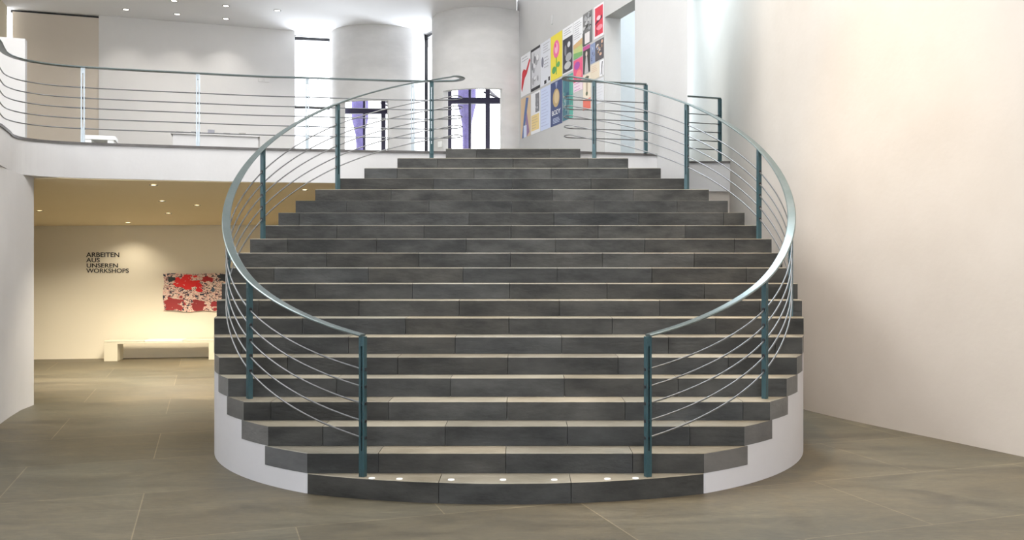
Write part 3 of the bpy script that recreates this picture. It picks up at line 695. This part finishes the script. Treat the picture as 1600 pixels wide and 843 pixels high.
P('narrow sea-green poster next to the dark teal painting', cs[5] + .02, cs[5] + .19, ZB + .02, ZM - .02, (.08, .32, .26), scrap(.03, .97, .05, .95, 8, [(.12, .40, .30), (.05, .22, .2)], 13))
P('white text poster ending in a green and orange landscape', cs[6] + g_, cs[5] - g_, 5.36, ZT, Wt, lines(.1, .9, .52, .93, 8, Gy) + [('r', .0, .0, 1, .16, (.18, .38, .14)), ('p', [(0, .16), (1, .1), (1, .3), (0, .26)], (.45, .50, .20)), ('p', [(0, .26), (1, .3), (1, .46), (0, .38)], (.55, .36, .18))])
P('pink and crimson poster with white slanted lettering lines below', cs[6] + g_, cs[5] - g_, 4.78, 5.34, (.68, .10, .20), [('r', 0, 0, 1, .30, (.72, .60, .66)), ('e', .4, .8, .3, .12, (.35, .08, .35)), ('e', .6, .5, .3, .15, (.75, .22, .22))] + lines(.1, .9, .05, .25, 3, (.45, .12, .35)))
P('black and white crowd photo poster in the top row', cs[7] + g_, cs[6] - g_, 5.50, ZT + .02, (.18, .18, .18), scrap(.03, .97, .38, .97, 26, [Gy, (.5, .5, .5), (.06, .06, .06)], 21) + [('r', .25, .02, .8, .36, (.66, .62, .62)), ('r', 0, .0, .22, .4, (.1, .1, .1))])
P('narrow poster of a black suited figure below the crowd photo', cs[7] + .11, cs[6] - g_, 5.02, 5.48, (.05, .05, .05), [('p', [(.2, 0), (.8, 0), (.6, .6), (.4, .6)], (.45, .42, .42)), ('r', 0, .86, 1, 1, (.45, .08, .25)), ('e', .5, .7, .14, .1, (.6, .5, .45))])
P('tall narrow beige poster with a dark figure and red foot', cs[7] + .08, cs[6] - g_, 4.40, 5.00, (.70, .62, .50), [('r', 0, 0, 1, .3, (.62, .14, .10)), ('p', [(.2, .85), (.5, .97), (.8, .85), (.65, .82), (.62, .38), (.4, .38), (.38, .82)], (.40, .33, .25)), ('e', .5, .45, .14, .05, (.08, .1, .06)), ('e', .5, .9, .3, .04, (.1, .1, .08))])
P('large red picture on a white sheet, highest at the near end', cs[8] + .01, cs[7] - .06, 5.50, ZT + .02, (.70, .66, .68), [('r', .12, .08, .92, .94, (.60, .05, .08)), ('p', [(.15, .42), (.85, .55), (.85, .64), (.5, .6), (.15, .48)], (.10, .01, .03)), ('e', .5, .6, .2, .07, (.78, .5, .55)), ('r', .3, .12, .36, .42, (.15, .02, .04)), ('e', .6, .3, .3, .08, (.7, .25, .3))])
P('small colour photo of people under the red picture', cs[8] + .01, cs[8] + .36, 5.13, 5.46, (.10, .09, .10), scrap(.03, .97, .1, .95, 12, [(.55, .35, .25), (.4, .25, .15), (.15, .18, .3), (.6, .55, .5)], 31))
P('small slate blue photo sheet left of the people photo', cs[8] + .37, cs[7] + .09, 5.13, 5.46, (.22, .27, .42), scrap(.05, .95, .05, .95, 8, [(.10, .12, .2), (.4, .44, .55)], 32))
P('small cream text sheet under the slate blue photo', cs[8] + .19, cs[7] + .09, 4.85, 5.11, (.64, .56, .44), lines(.15, .85, .5, .85, 4, (.5, .25, .15)))
P('small white sheet with black slanted strokes by the opening', cs[8] + .01, cs[8] + .18, 4.85, 5.11, Wt, [('p', [(.3, .1), (.45, .1), (.8, .9), (.6, .9)], Bk), ('p', [(.7, .0), (.85, .0), (.9, .6), (.8, .6)], Gy)])
P('pale grey lowest sheet nearest the opening', cs[8] + .01, cs[8] + .36, 4.42, 4.82, (.60, .61, .64), lines(.1, .9, .1, .9, 8, (.5, .5, .53)))
# ------------------------------------------------------------------ unseen warm lamps added to light the right wall, its floor and the stairs
for x, y, tx, ty, p, ang, lab in ((3.0, 9.0, 1.3, 1.0, 260, 34, 'unseen warm downlight added in the high hall ceiling beside the right wall'),
                             (1.7, 9.6, 2.2, .1, 1500, 38, 'unseen warm downlight added in the high hall ceiling over the right floor'),
                             (3.9, 5.6, -2.9, 2.9, 900, 34, 'unseen warm downlight added in the high hall ceiling in front of the stairs')):
    downlight(x, y, 9.8, lab, 'hall downlights', p, (1.0, .68, .36), (tx, ty), ang, .08)
# ------------------------------------------------------------------ wall washers above the posters
for y, wh in ((13.6, 'nearest the opening'), (15.2, 'second from the opening'), (16.8, 'third from the opening'), (18.2, 'nearest the round walls')):
    downlight(PX(y) - 1.1, y, 9.8, 'wall washer lamp in the high ceiling above the posters, ' + wh, 'hall downlights', 150, NEUT, (2.2, .3), 50, .06)
